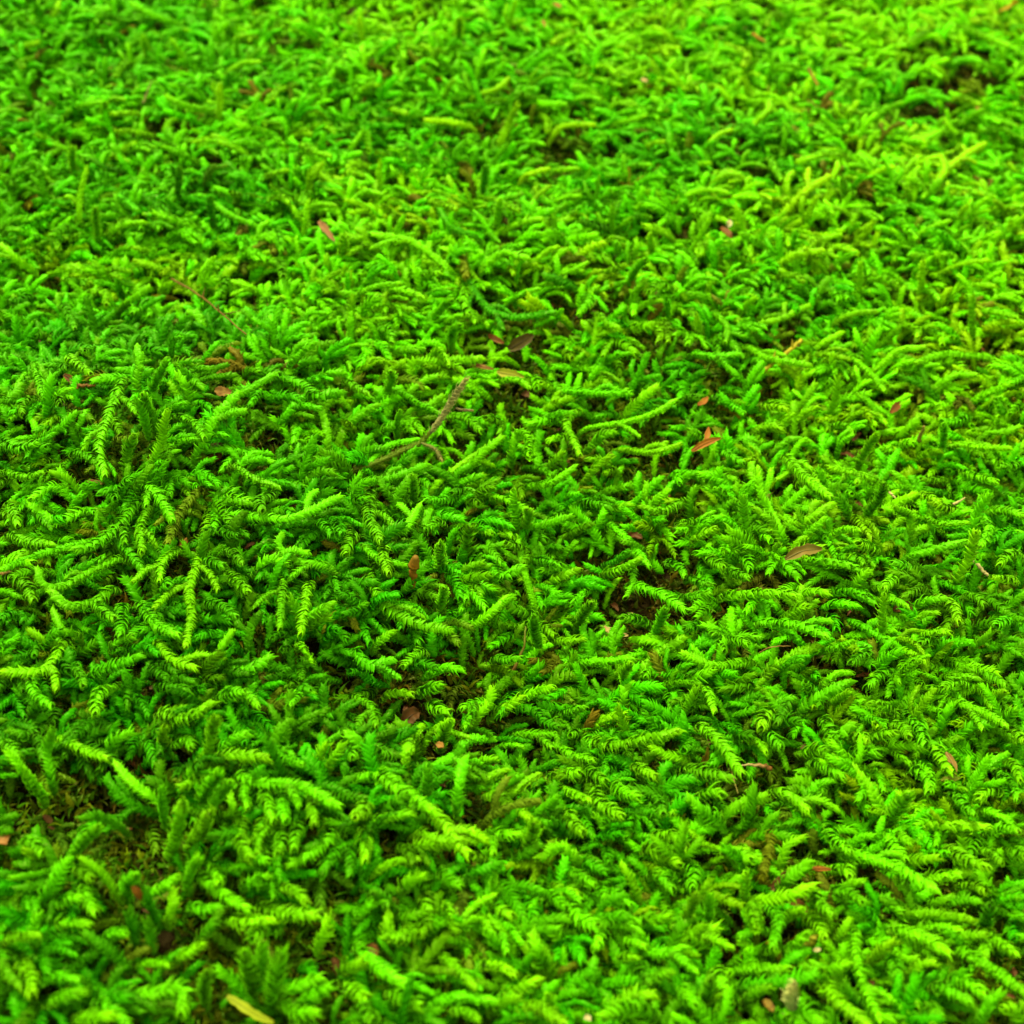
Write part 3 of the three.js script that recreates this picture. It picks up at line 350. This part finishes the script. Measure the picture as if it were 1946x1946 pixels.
fragment('dead_leaf', 'yellow blurred leaf in the top right corner', 'leaf', [[1898, 22], [1915, 14], [1934, 4]], 0.0052, [0.006, 0.009, 0.011], [0.55, 0.42, 0.02], [0.5, 0.3, 0.02], 'the yellow blurred leaf', { roll: 0.6 });
fragment('leaf_fragment', 'rust coloured leaf scrap far right in the blurred moss', 'leaf', [[1848, 192], [1856, 203], [1862, 212]], 0.0011, 0.006, RUST, ORANGE, null, { rib: false });
fragment('leaf_fragment', 'red brown leaf curl between moss shoots on the left', 'leaf', [[122, 712], [136, 722], [148, 738]], 0.0016, 0.0048, RUST, DARK, 'the red brown leaf curl', { roll: 0.4 });
twig('twig', 'flat brown twig next to the red brown leaf curl', 'twig', [[142, 734], [160, 733], [182, 732]], 0.00038, 0.0046, [0.22, 0.1, 0.03], null);
fragment('bark_flake', 'ridged tan bark flake under the arching moss branch', 'bark flake', [[408, 742], [424, 745], [442, 746]], 0.0022, 0.0044, TAN, BROWN, 'the ridged tan bark flake', { rib: false, ragged: 0.7 });
fragment('dead_leaf', 'brown buried leaf below the ridged tan bark flake', 'leaf', [[410, 875], [418, 840], [425, 812]], 0.0036, [0.0028, 0.0034, 0.0036], [0.14, 0.07, 0.025], DARK, 'the brown buried leaf');
fragment('bark_flake', 'shiny tan splinter under moss on the left', 'bark flake', [[166, 914], [182, 917], [200, 918]], 0.0011, 0.0046, TAN, BROWN, 'the shiny tan splinter', { rib: false });
fragment('seed', 'glossy amber seed wedged between two moss shoots', 'seed', [[342, 1038], [348, 1031], [355, 1022]], 0.0014, 0.005, [0.34, 0.16, 0.02], BROWN, 'the amber seed', { rib: false, curl: -0.3 });
twig('dry_needle', 'short straw needle at the left edge', 'needle', [[0, 1091], [10, 1089], [22, 1086]], 0.00028, 0.0055, TAN, null);
twig('dry_needle', 'curved rust needle with a pale thin end in the mossy gap', 'needle', [[1464, 1459], [1445, 1454], [1425, 1453], [1404, 1457]], 0.00036, [0.005, 0.0058, 0.006, 0.006], [0.4, 0.13, 0.05], 'the curved rust needle', { taper: 0.75, tipColor: PALE });
fragment('leaf_fragment', 'curled yellow and brown leaf blade standing by a thick moss shoot', 'leaf', [[1332, 1456], [1342, 1438], [1345, 1420]], 0.0011, [0.0045, 0.0065, 0.0085], [0.45, 0.4, 0.04], [0.34, 0.16, 0.03], 'the curled yellow leaf blade', { roll: 0.5 });
twig('dry_stalk', 'hair thin tan stalk arching over the dark gap', 'stalk', [[1443, 1241], [1462, 1231], [1482, 1228], [1502, 1228]], 0.00012, [0.005, 0.0068, 0.0068, 0.0055], TAN, 'the hair thin tan stalk');
twig('dry_stalk', 'hair thin straw stalk hanging down under the curved rust needle', 'stalk', [[1388, 1452], [1394, 1480], [1403, 1508]], 0.00011, 0.006, [0.4, 0.34, 0.1], null);
fragment('leaf_fragment', 'ragged cream lichen scrap beside a dark hole', 'lichen', [[1148, 1190], [1168, 1204], [1194, 1208]], 0.0013, [0.005, 0.0055, 0.0055], PALE, TAN, 'the ragged cream scrap', { rib: false, ragged: 0.9 });
fragment('leaf_fragment', 'pale straw chip above the ragged cream scrap', 'leaf', [[1192, 1181], [1197, 1172], [1202, 1164]], 0.0011, 0.0056, PALE, YEL, null, { rib: false });
fragment('leaf_fragment', 'long brown leaf blade tucked behind a hanging moss shoot', 'leaf', [[1798, 1430], [1810, 1450], [1817, 1472]], 0.0012, 0.0058, [0.24, 0.11, 0.03], TAN, 'the long brown leaf blade', { roll: 0.4 });
fragment('grass_straw', 'flat green grass blade below the long brown leaf blade', 'grass blade', [[1788, 1483], [1805, 1480], [1826, 1478]], 0.0012, 0.0055, [0.16, 0.28, 0.015], [0.2, 0.25, 0.02], null);
fragment('dead_leaf', 'grey brown wrinkled leaf under a bright moss shoot', 'leaf', [[1462, 1690], [1482, 1676], [1497, 1655]], 0.0019, [0.004, 0.0045, 0.005], [0.28, 0.16, 0.07], BROWN, 'the grey brown wrinkled leaf', { roll: 0.3 });
fragment('dead_leaf', 'smooth brown leaf piece in front of the bright moss shoot', 'leaf', [[1498, 1716], [1516, 1724], [1536, 1730]], 0.0026, [0.004, 0.0048, 0.0045], [0.22, 0.13, 0.03], BROWN, 'the smooth brown leaf piece', { roll: 0.3 });
fragment('leaf_fragment', 'orange red splinter beside a round moss tip', 'leaf', [[1540, 1650], [1560, 1651], [1580, 1652]], 0.0008, 0.0052, ORANGE, RUST, 'the orange red splinter');
twig('dry_needle', 'short yellow needle lying among the moss', 'needle', [[1532, 1779], [1543, 1782], [1552, 1785]], 0.00026, 0.0068, YEL, 'the short yellow needle');
fragment('grass_straw', 'long yellow grass blade in the blurred bottom moss', 'grass blade', [[432, 1893], [462, 1913], [488, 1930], [520, 1944]], 0.0011, [0.0062, 0.0066, 0.0064, 0.006], [0.42, 0.5, 0.02], [0.36, 0.44, 0.02], 'the long yellow grass blade', { profile: (t) => 0.25 + 0.9 * Math.sin(Math.PI * (0.08 + 0.9 * t)) ** 0.7 });
fragment('leaf_bud', 'glossy orange bud scale peeking out of blurred moss', 'bud', [[252, 1684], [260, 1695], [268, 1712]], 0.0013, [0.0085, 0.008, 0.0065], [0.6, 0.24, 0.05], RUST, 'the orange bud scale', { rib: false, curl: -0.3 });
fragment('dead_leaf', 'peach brown leaf scrap at the left edge of the moss', 'leaf', [[0, 1585], [7, 1596], [12, 1604]], 0.0022, 0.006, [0.55, 0.3, 0.14], RUST, 'the peach brown leaf scrap', { rib: false });
fragment('dead_leaf', 'dark red brown leaf wrapped in pale moss threads', 'leaf', [[766, 1372], [782, 1358], [796, 1352]], 0.003, [0.0045, 0.0052, 0.005], [0.12, 0.04, 0.014], DARK, 'the dark red brown leaf', { roll: 0.3 });
fragment('leaf_fragment', 'small amber leaf crumb under a thick moss branch', 'leaf', [[828, 1414], [836, 1416], [843, 1420]], 0.0012, 0.0062, ORANGE, TAN, 'the amber leaf crumb', { rib: false });
fragment('dead_leaf', 'rusty leaf corner in the dark lower moss', 'leaf', [[696, 1800], [707, 1806], [718, 1814]], 0.0018, 0.005, RUST, DARK, 'the rusty leaf corner', { rib: false });
twig('dry_needle', 'pale straw stick poking out beside a thick upright shoot', 'needle', [[1852, 1066], [1864, 1080], [1878, 1094]], 0.0003, [0.006, 0.0064, 0.006], PALE, 'the pale straw stick', { taper: 0.2 });
twig('dry_needle', 'short cream needle on top of moss at the right', 'needle', [[1812, 958], [1822, 953], [1833, 946]], 0.00024, 0.0068, PALE, 'the short cream needle');
twig('dry_needle', 'tiny white needle end left of the short cream needle', 'needle', [[1690, 936], [1696, 941], [1702, 946]], 0.00026, 0.006, PALE, null);
fragment('dead_leaf', 'reddish leaf scrap standing between blurred shoots at the right', 'leaf', [[1692, 784], [1703, 773], [1712, 764]], 0.0018, 0.0058, RUST, BROWN, 'the reddish leaf scrap', { rib: false, roll: 0.4 });
twig('dry_stalk', 'tan stub standing in a dark gap at the right', 'stalk', [[1746, 838], [1752, 822], [1757, 810]], 0.0004, [0.005, 0.007, 0.0085], [0.36, 0.3, 0.08], 'the tan stub');
fragment('dead_leaf', 'dark brown leaf under curved shoots at the right', 'leaf', [[1698, 1160], [1720, 1152], [1738, 1160]], 0.0022, 0.0045, BROWN, DARK, 'the dark brown leaf', { roll: 0.2 });
fragment('leaf_fragment', 'yellow curled scrap at the bottom edge', 'leaf', [[1452, 1900], [1461, 1910], [1470, 1922]], 0.0013, 0.006, [0.3, 0.22, 0.02], BROWN, 'the yellow curled scrap', { rib: false });
{
  const pts = [[1506, 1930], [1505, 1905], [1507, 1880]].map((p, k) => ground(...p, 0.006 + 0.002 * k)), g = root('withered_moss_shoot', pts[0], 'stumpy pale grey green withered moss shoot in the bottom moss', 'moss', null, 1506, 1900, 'the pale grey stump'), st = new MB(), lf = new MB();
  shoot(st, lf, rel(pts, pts[0]), [0.2, 0.26, 0.09], rng(5), { size: 0.95, curl: 1.1, spread: 0.6 }); st.mesh('stem', stemMaterial, g); lf.mesh('leaves', leafMaterial, g).userData.kind = 'stuff';
}
fragment('pebble_chip', 'white chip lying on the moss above the pale grey stump', 'chip', [[1545, 1806], [1552, 1805], [1560, 1803]], 0.0007, 0.0062, [0.6, 0.6, 0.5], PALE, 'the white chip', { rib: false });
fragment('pebble_chip', 'white chip at the bottom edge near the middle', 'chip', [[1110, 1936], [1117, 1934], [1122, 1940]], 0.0008, 0.0066, [0.6, 0.58, 0.5], PALE, 'the white bottom chip', { rib: false });
twig('dry_stalk', 'brown curved stem standing between two moss shoots', 'stalk', [[970, 1282], [990, 1245], [998, 1215], [998, 1190]], 0.00028, [0.003, 0.0048, 0.006, 0.0066], [0.2, 0.09, 0.03], 'the brown curved stem', { tipColor: [0.14, 0.2, 0.02] });
{ // an orange twig end with a bud
  const g = twig('budded_twig', 'broken orange brown twig end with a ringed bud', 'twig', [[783, 1114], [785, 1092], [787, 1072]], 0.00056, [0.0038, 0.006, 0.008], [0.34, 0.14, 0.02], 'the ringed orange twig end', { taper: 0.05 });
  const p = rel([ground(786, 1076, 0.0077), ground(788, 1068, 0.0084), ground(790, 1058, 0.0094)], g.position), mb = new MB();
  tube(mb, curve(p, 8), (t) => 0.0006 * (t < 0.12 ? 1.15 : 1 - 0.55 * t * t), (t) => mixc([0.2, 0.09, 0.008], [0.13, 0.07, 0.008], t), 9); mb.mesh('bud', dryMaterial, g);
}
{ // the withered shoot in the middle
  const px = [[664, 897], [712, 880], [762, 858], [800, 840], [818, 822]], tipx = [[818, 824], [838, 795], [858, 762], [876, 735], [885, 722]];
  const at = ground(...px[0], 0.006), g = root('withered_moss_shoot', at, 'withered greyish straw moss shoot with dried curled leaves and a thin forked base', 'moss', null, 840, 790, 'the withered moss shoot');
  const hs = [0.0044, 0.0052, 0.006, 0.0066, 0.0074], ht = [0.0076, 0.0094, 0.0118, 0.0138, 0.015], r = rng(31);
  const add = (pts, style, tone) => { const s = new MB(), l = new MB(); shoot(s, l, pts, tone, r, style); s.mesh('stem', stemMaterial, g); l.mesh('leaves', leafMaterial, g).userData.kind = 'stuff'; };
  add(rel(px.map((p, k) => ground(...p, hs[k])), at), { size: 0.42, curl: 1.2, spread: 1.4, thin: 0.45, stemColor: [0.03, 0.028, 0.006] }, [0.06, 0.11, 0.008]);
  add(rel(tipx.map((p, k) => ground(...p, ht[k])), at), { size: 0.72, curl: 1.4, spread: 1.1, thin: 0.42, pitch: 0.7e-3, stemColor: [0.02, 0.015, 0.006] }, [0.2, 0.2, 0.075]);
  add(rel([[800, 842], [824, 852], [840, 875]].map((p) => ground(...p, 0.0068)), at), { size: 0.4, curl: 1.2, thin: 0.5 }, [0.1, 0.11, 0.03]);
  add(rel([[866, 776], [880, 779], [896, 780]].map((p) => ground(...p, 0.0105)), at), { size: 0.3, curl: 1, thin: 0.5 }, [0.12, 0.1, 0.05]);
}

// ---------- the 300 largest shoots, each a thing ----------
const labels = [], alike = new Map();
for (const k of single) {
  const s = shoots[k], text = `${describe(s).first}, ${place((s.px0 + s.px1) / 2, (s.py0 + s.py1) / 2)}`;
  alike.set(text, [...(alike.get(text) ?? []), k]);
}
const COUNT = ['', '', 'two', 'three', 'four', 'five', 'six', 'seven', 'eight'], NTH = ['', 'second', 'third', 'fourth', 'fifth', 'sixth', 'seventh'];
for (const [text, ks] of alike) ks.sort((a, b) => shoots[a].px1 - shoots[b].px1).forEach((k, i) => {
  labels[k] = ks.length === 1 ? text : `${text.replace('straight ', '').replace('pointing ', '')}, ${i === 0 ? 'leftmost' : i === ks.length - 1 ? 'rightmost' : NTH[i] + ' from left'}`;
});
const restStem = new MB(), restLeaf = new MB();
shoots.forEach((s, k) => {
  const r = rng(s.seed), far = clamp(0.45 - (s.py0 - s.px0 * 0.35 - 250) / 900, 0.12, 1), base = s.toneKey === 'y' ? mixc(TONES.b, TONES.y, far) : s.toneKey === 'b' ? mixc(mixc(TONES.g, TONES.b, 0.7), mixc(TONES.b, TONES.y, 0.35), far) : TONES[s.toneKey], tone = base.map((x, c) => x * (0.68 + 0.34 * s.jit + 0.12 * far) * (c === 0 ? 0.75 + 0.6 * r() : 1));
  const style = { loss: 0.03 + 0.2 * r() ** 3, size: s.size, curl: 0.7 + 0.65 * r(), spread: 0.85 + 0.4 * r(), thin: s.f.includes('+') ? 0.7 : 0.9 + 0.2 * r() };
  if (!single.has(k)) { shoot(restStem, restLeaf, s.pts, tone, r, style); return; }
  const g = root('moss_shoot', s.pts[0], labels[k], 'moss', 'moss shoots of the carpet');
  const st = new MB(), lf = new MB(), local = rel(s.pts, s.pts[0]);
  shoot(st, lf, local, tone, r, style);
  st.mesh('stem', stemMaterial, g);
  lf.mesh('leaves', leafMaterial, g).userData.kind = 'stuff';
  // short side branches on the longer shoots
  let length = 0; for (let q = 1; q < local.length; q++) length += local[q].distanceTo(local[q - 1]);
  const nb = s.f.includes('+') ? 0 : length > 0.016 ? 2 + (r() < 0.5 ? 1 : 0) : length > 0.010 ? (r() < 0.7 ? 1 : 0) : r() < 0.15 ? 1 : 0, c3 = new THREE.CatmullRomCurve3(local, false, 'centripetal');
  for (let q = 0; q < nb; q++) {
    const t = 0.3 + 0.45 * (q + r()) / nb, p = c3.getPointAt(t), T = c3.getTangentAt(t), B = T.clone().cross(V(0, 1, 0)).normalize().multiplyScalar((q + (s.seed % 2)) % 2 ? 1 : -1);
    const L = 0.0018 + 0.0022 * r(), a = p.clone(), b = p.clone().addScaledVector(T, L * 0.4).addScaledVector(B, L * 0.45).add(V(0, 0.0002, 0)), e = p.clone().addScaledVector(T, L * 0.85).addScaledVector(B, L * 0.8).add(V(0, -0.0009 * r(), 0));
    const bs = new MB(), bl = new MB(); shoot(bs, bl, [a, b, e], tone, r, { ...style, size: s.size * 0.8 });
    const m = bs.mesh('branch', stemMaterial, g); bl.mesh('leaves', leafMaterial, m).userData.kind = 'stuff';
  }
});

// ---------- the rest of the carpet, one mass ----------
{
  const carpet = new THREE.Group(); carpet.name = 'moss_carpet'; scene.add(carpet);
  tag(carpet, 'dense carpet of countless small green moss shoots filling the whole ground', 'moss', null, 'stuff');
  const all = new THREE.Mesh(restLeaf.geometry(), leafMaterial); all.name = 'leaves'; all.castShadow = all.receiveShadow = true; all.userData.kind = 'stuff'; carpet.add(all);
  const alls = new THREE.Mesh(restStem.geometry(), stemMaterial); alls.name = 'stems'; alls.userData.kind = 'stuff'; carpet.add(alls);
  const KINDS = 40, r = rng(2024), variants = [];
  for (let k = 0; k < KINDS; k++) {
    const lf = new MB(), L = 0.0025 + 0.0042 * r(), turn = (r() - 0.5) * 2.2, arch = k < 24 ? 0.1 + 0.14 * r() : 0.04, pts = [];
    let dir = 0, x = 0, z = 0;
    for (let q = 0; q <= 5; q++) { const t = q / 5; pts.push(V(x, L * arch * Math.sin(t * Math.PI * 0.85), z)); dir = turn * t; x += Math.sin(dir) * L / 5; z += Math.cos(dir) * L / 5; }
    const style = { loss: 0.03 + 0.25 * r() ** 3, size: 0.5 + 0.26 * r(), curl: 0.7 + 0.7 * r(), spread: 0.85 + 0.4 * r(), thin: 0.85 + 0.25 * r() };
    shoot(lf, lf, pts, [0.9, 1, 1], r, style);
    if (L > 0.005) for (const sgn of r() < 0.5 ? [1] : [1, -1]) {
      const a = pts[2], b = a.clone().add(V(sgn * 0.0012, 0.0003, 0.0009)), e = a.clone().add(V(sgn * 0.0024, -0.0004, 0.0021));
      shoot(lf, lf, [a, b, e], [0.9, 1, 1], r, { ...style, size: style.size * 0.8 });
    }
    // vertex colours here are relative to each copy's own tone
    variants.push({ g: lf.geometry(), m: [], c: [] });
  }
  const M = new THREE.Matrix4(), Q = new THREE.Quaternion(), E = new THREE.Euler(), col = new THREE.Color();
  function put(x, z, h, tone, scale, pitch, k = Math.floor(r() * KINDS)) {
    E.set(pitch, r() * Math.PI * 2, (r() - 0.5) * 0.8, 'YXZ'); Q.setFromEuler(E);
    M.compose(V(x, soil(x, z) + h, z), Q, V(scale, scale, scale));
    variants[k].m.push(M.clone()); variants[k].c.push(col.clone().setRGB(tone[0], tone[1], tone[2]));
  }
  const X = 0.2, Z0 = -0.235, Z1 = 0.125, area = 2 * X * (Z1 - Z0);
  const pick = (x, z) => {
    const u = noise(x / 0.02, z / 0.02, 61) + 0.9 * (r() - 0.5), y = clamp((x + 0.05) * 4.5 - z * 8, -0.4, 1.3) - 0.5 * Math.exp(-((x + 0.035) ** 2 + z * z) / 0.0012);   // yellower towards the back right; shading of the mound put in as deeper green
    if (r() < 0.03) return mixc(TONES.o, [0.085, 0.08, 0.006], r() * 0.8).map((v) => v * (0.6 + 0.5 * r()));
    const t = u + y * 0.6, a = t > 0.55 ? mixc(TONES.b, TONES.y, clamp((t - 0.55) * 1.2, 0, 1)) : t > 0 ? mixc(TONES.g, TONES.b, t / 0.55) : mixc(TONES.g, TONES.d, clamp(-t * 1.2, 0, 1));
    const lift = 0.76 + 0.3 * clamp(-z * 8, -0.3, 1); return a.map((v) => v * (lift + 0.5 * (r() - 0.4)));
  };
  for (let k = 0; k < area * 1e6 / 5.6; k++) {           // the older, browner lower layer, its colour also darkened as shade between shoots
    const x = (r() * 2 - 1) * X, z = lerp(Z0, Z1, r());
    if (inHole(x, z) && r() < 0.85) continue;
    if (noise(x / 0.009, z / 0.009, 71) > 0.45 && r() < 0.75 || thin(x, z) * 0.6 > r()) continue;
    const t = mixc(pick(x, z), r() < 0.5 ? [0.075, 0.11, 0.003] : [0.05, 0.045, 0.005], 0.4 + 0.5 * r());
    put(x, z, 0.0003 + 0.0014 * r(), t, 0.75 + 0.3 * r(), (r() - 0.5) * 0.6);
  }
  for (let k = 0; k < area * 1e6 / 2.5; k++) {         // the green top layer
    const x = (r() * 2 - 1) * X, z = lerp(Z0, Z1, r());
    if (inHole(x, z, 1.35)) continue;
    if (noise(x / 0.009, z / 0.009, 71) > 0.5 && r() < 0.6) continue;
    if (thin(x, z) > r() * 1.7) continue;
    if (CLEAR.some((p) => (p.x - x) ** 2 + (p.z - 0.0012 - z) ** 2 < 1.6e-3 ** 2)) continue;
    const up = r() < 0.16;
    put(x, z, 0.0016 + 0.0021 * r(), pick(x, z), 0.82 + 0.28 * r(), up ? -0.5 - 0.7 * r() : -0.25 + 0.4 * (r() - 0.5));
  }
  // worn stems and dead leaves of older moss close over the soil
  for (let q = 0; q < 10; q++) {
    const mb = new MB();
    for (let k = 0; k < 34; k++) {
      const a = r() * 6.283, e = 0.15 + 0.9 * r(), T = V(Math.cos(a) * Math.cos(e), Math.sin(e), Math.sin(a) * Math.cos(e)), U = V(0, 1, 0).addScaledVector(T, -T.y).normalize();
      const v = 0.5 + 0.8 * r(), dead = r(), col_ = dead < 0.55 ? [v * 0.55, v, v * 0.15] : dead < 0.85 ? [v * 1.0, v * 0.75, v * 0.25] : [v * 1.9, v * 1.5, v * 0.5];
      leaf(mb, V((r() - 0.5) * 0.0034, 0.0002 + 0.001 * r(), (r() - 0.5) * 0.0034), T, U, V(r() - 0.5, -1, r() - 0.5).normalize(), 0.0012 + 0.0008 * r(), 0.0003 + 0.00025 * r(), 0.1, 1 + 2 * r(), col_, col_.map((x) => x * 1.5));
    }
    const g = mb.geometry(), ms = [], cs = [];
    for (let k = 0; k < area * 1e6 / 34; k++) {
      const x = (r() * 2 - 1) * X, z = lerp(Z0, Z1, r()), w = 0.7 + 0.6 * r(), deep = inHole(x, z, 0.7);
      if (deep && r() < 0.3) continue;
      E.set((r() - 0.5) * 0.5, r() * 6.283, (r() - 0.5) * 0.5, 'YXZ'); Q.setFromEuler(E);
      ms.push(new THREE.Matrix4().compose(V(x, soil(x, z) - 0.0002 + 0.0009 * r() * (deep ? 0 : 1), z), Q, V(w, w, w)));
      const t = clamp(0.55 + noise(x / 0.012, z / 0.012, 81) + 0.5 * (r() - 0.5), 0, 1); cs.push(mixc([0.022, 0.02, 0.003], [0.035, 0.075, 0.001], t));
    }
    const im = new THREE.InstancedMesh(g, leafMaterial, ms.length); im.name = 'old_leaves'; im.castShadow = im.receiveShadow = true; im.userData.kind = 'stuff';
    ms.forEach((m, k) => { im.setMatrixAt(k, m); im.setColorAt(k, col.setRGB(...cs[k])); });
    carpet.add(im);
  }
  variants.forEach((v) => {
    const im = new THREE.InstancedMesh(v.g, leafMaterial, v.m.length); im.name = 'shoots'; im.castShadow = im.receiveShadow = true; im.userData.kind = 'stuff';
    v.m.forEach((m, k) => { im.setMatrixAt(k, m); im.setColorAt(k, v.c[k]); });
    carpet.add(im);
  });
  // crumbs of bark and needles between the shoots
  const cb = new MB(); sheet(cb, [V(0, 0, 0), V(0, 0.0003, 0.0012), V(0, 0, 0.0024)], 0.0011, 0.15, 0.0001, [0.9, 0.9, 0.9], [0.55, 0.5, 0.45], 0.6, r);
  const n = 4000, im = new THREE.InstancedMesh(cb.geometry(), dryMaterial, n); im.name = 'leaf_litter'; tag(im, 'brown crumbs of leaf and bark scattered on the soil under the moss', 'leaf litter', null, 'stuff'); im.castShadow = im.receiveShadow = true;
  for (let k = 0; k < n; k++) {
    const x = (r() * 2 - 1) * X, z = lerp(Z0, Z1, r()), s = 0.3 + 0.8 * r() ** 2; E.set((r() - 0.5) * 0.9, r() * 6.28, (r() - 0.5) * 0.9, 'YXZ'); Q.setFromEuler(E);
    M.compose(V(x, soil(x, z) + 0.0008 + 0.0018 * r(), z), Q, V(s * (0.4 + 0.8 * r()), s, s)); im.setMatrixAt(k, M);
    const c = mixc(DARK, BROWN, r() * 0.8); im.setColorAt(k, col.setRGB(c[0], c[1], c[2]));
  }
  scene.add(im);
}
console.log('traces', TRACES.length, 'in carpet', restLeaf.i.length / 3);
renderer.render(scene, camera);
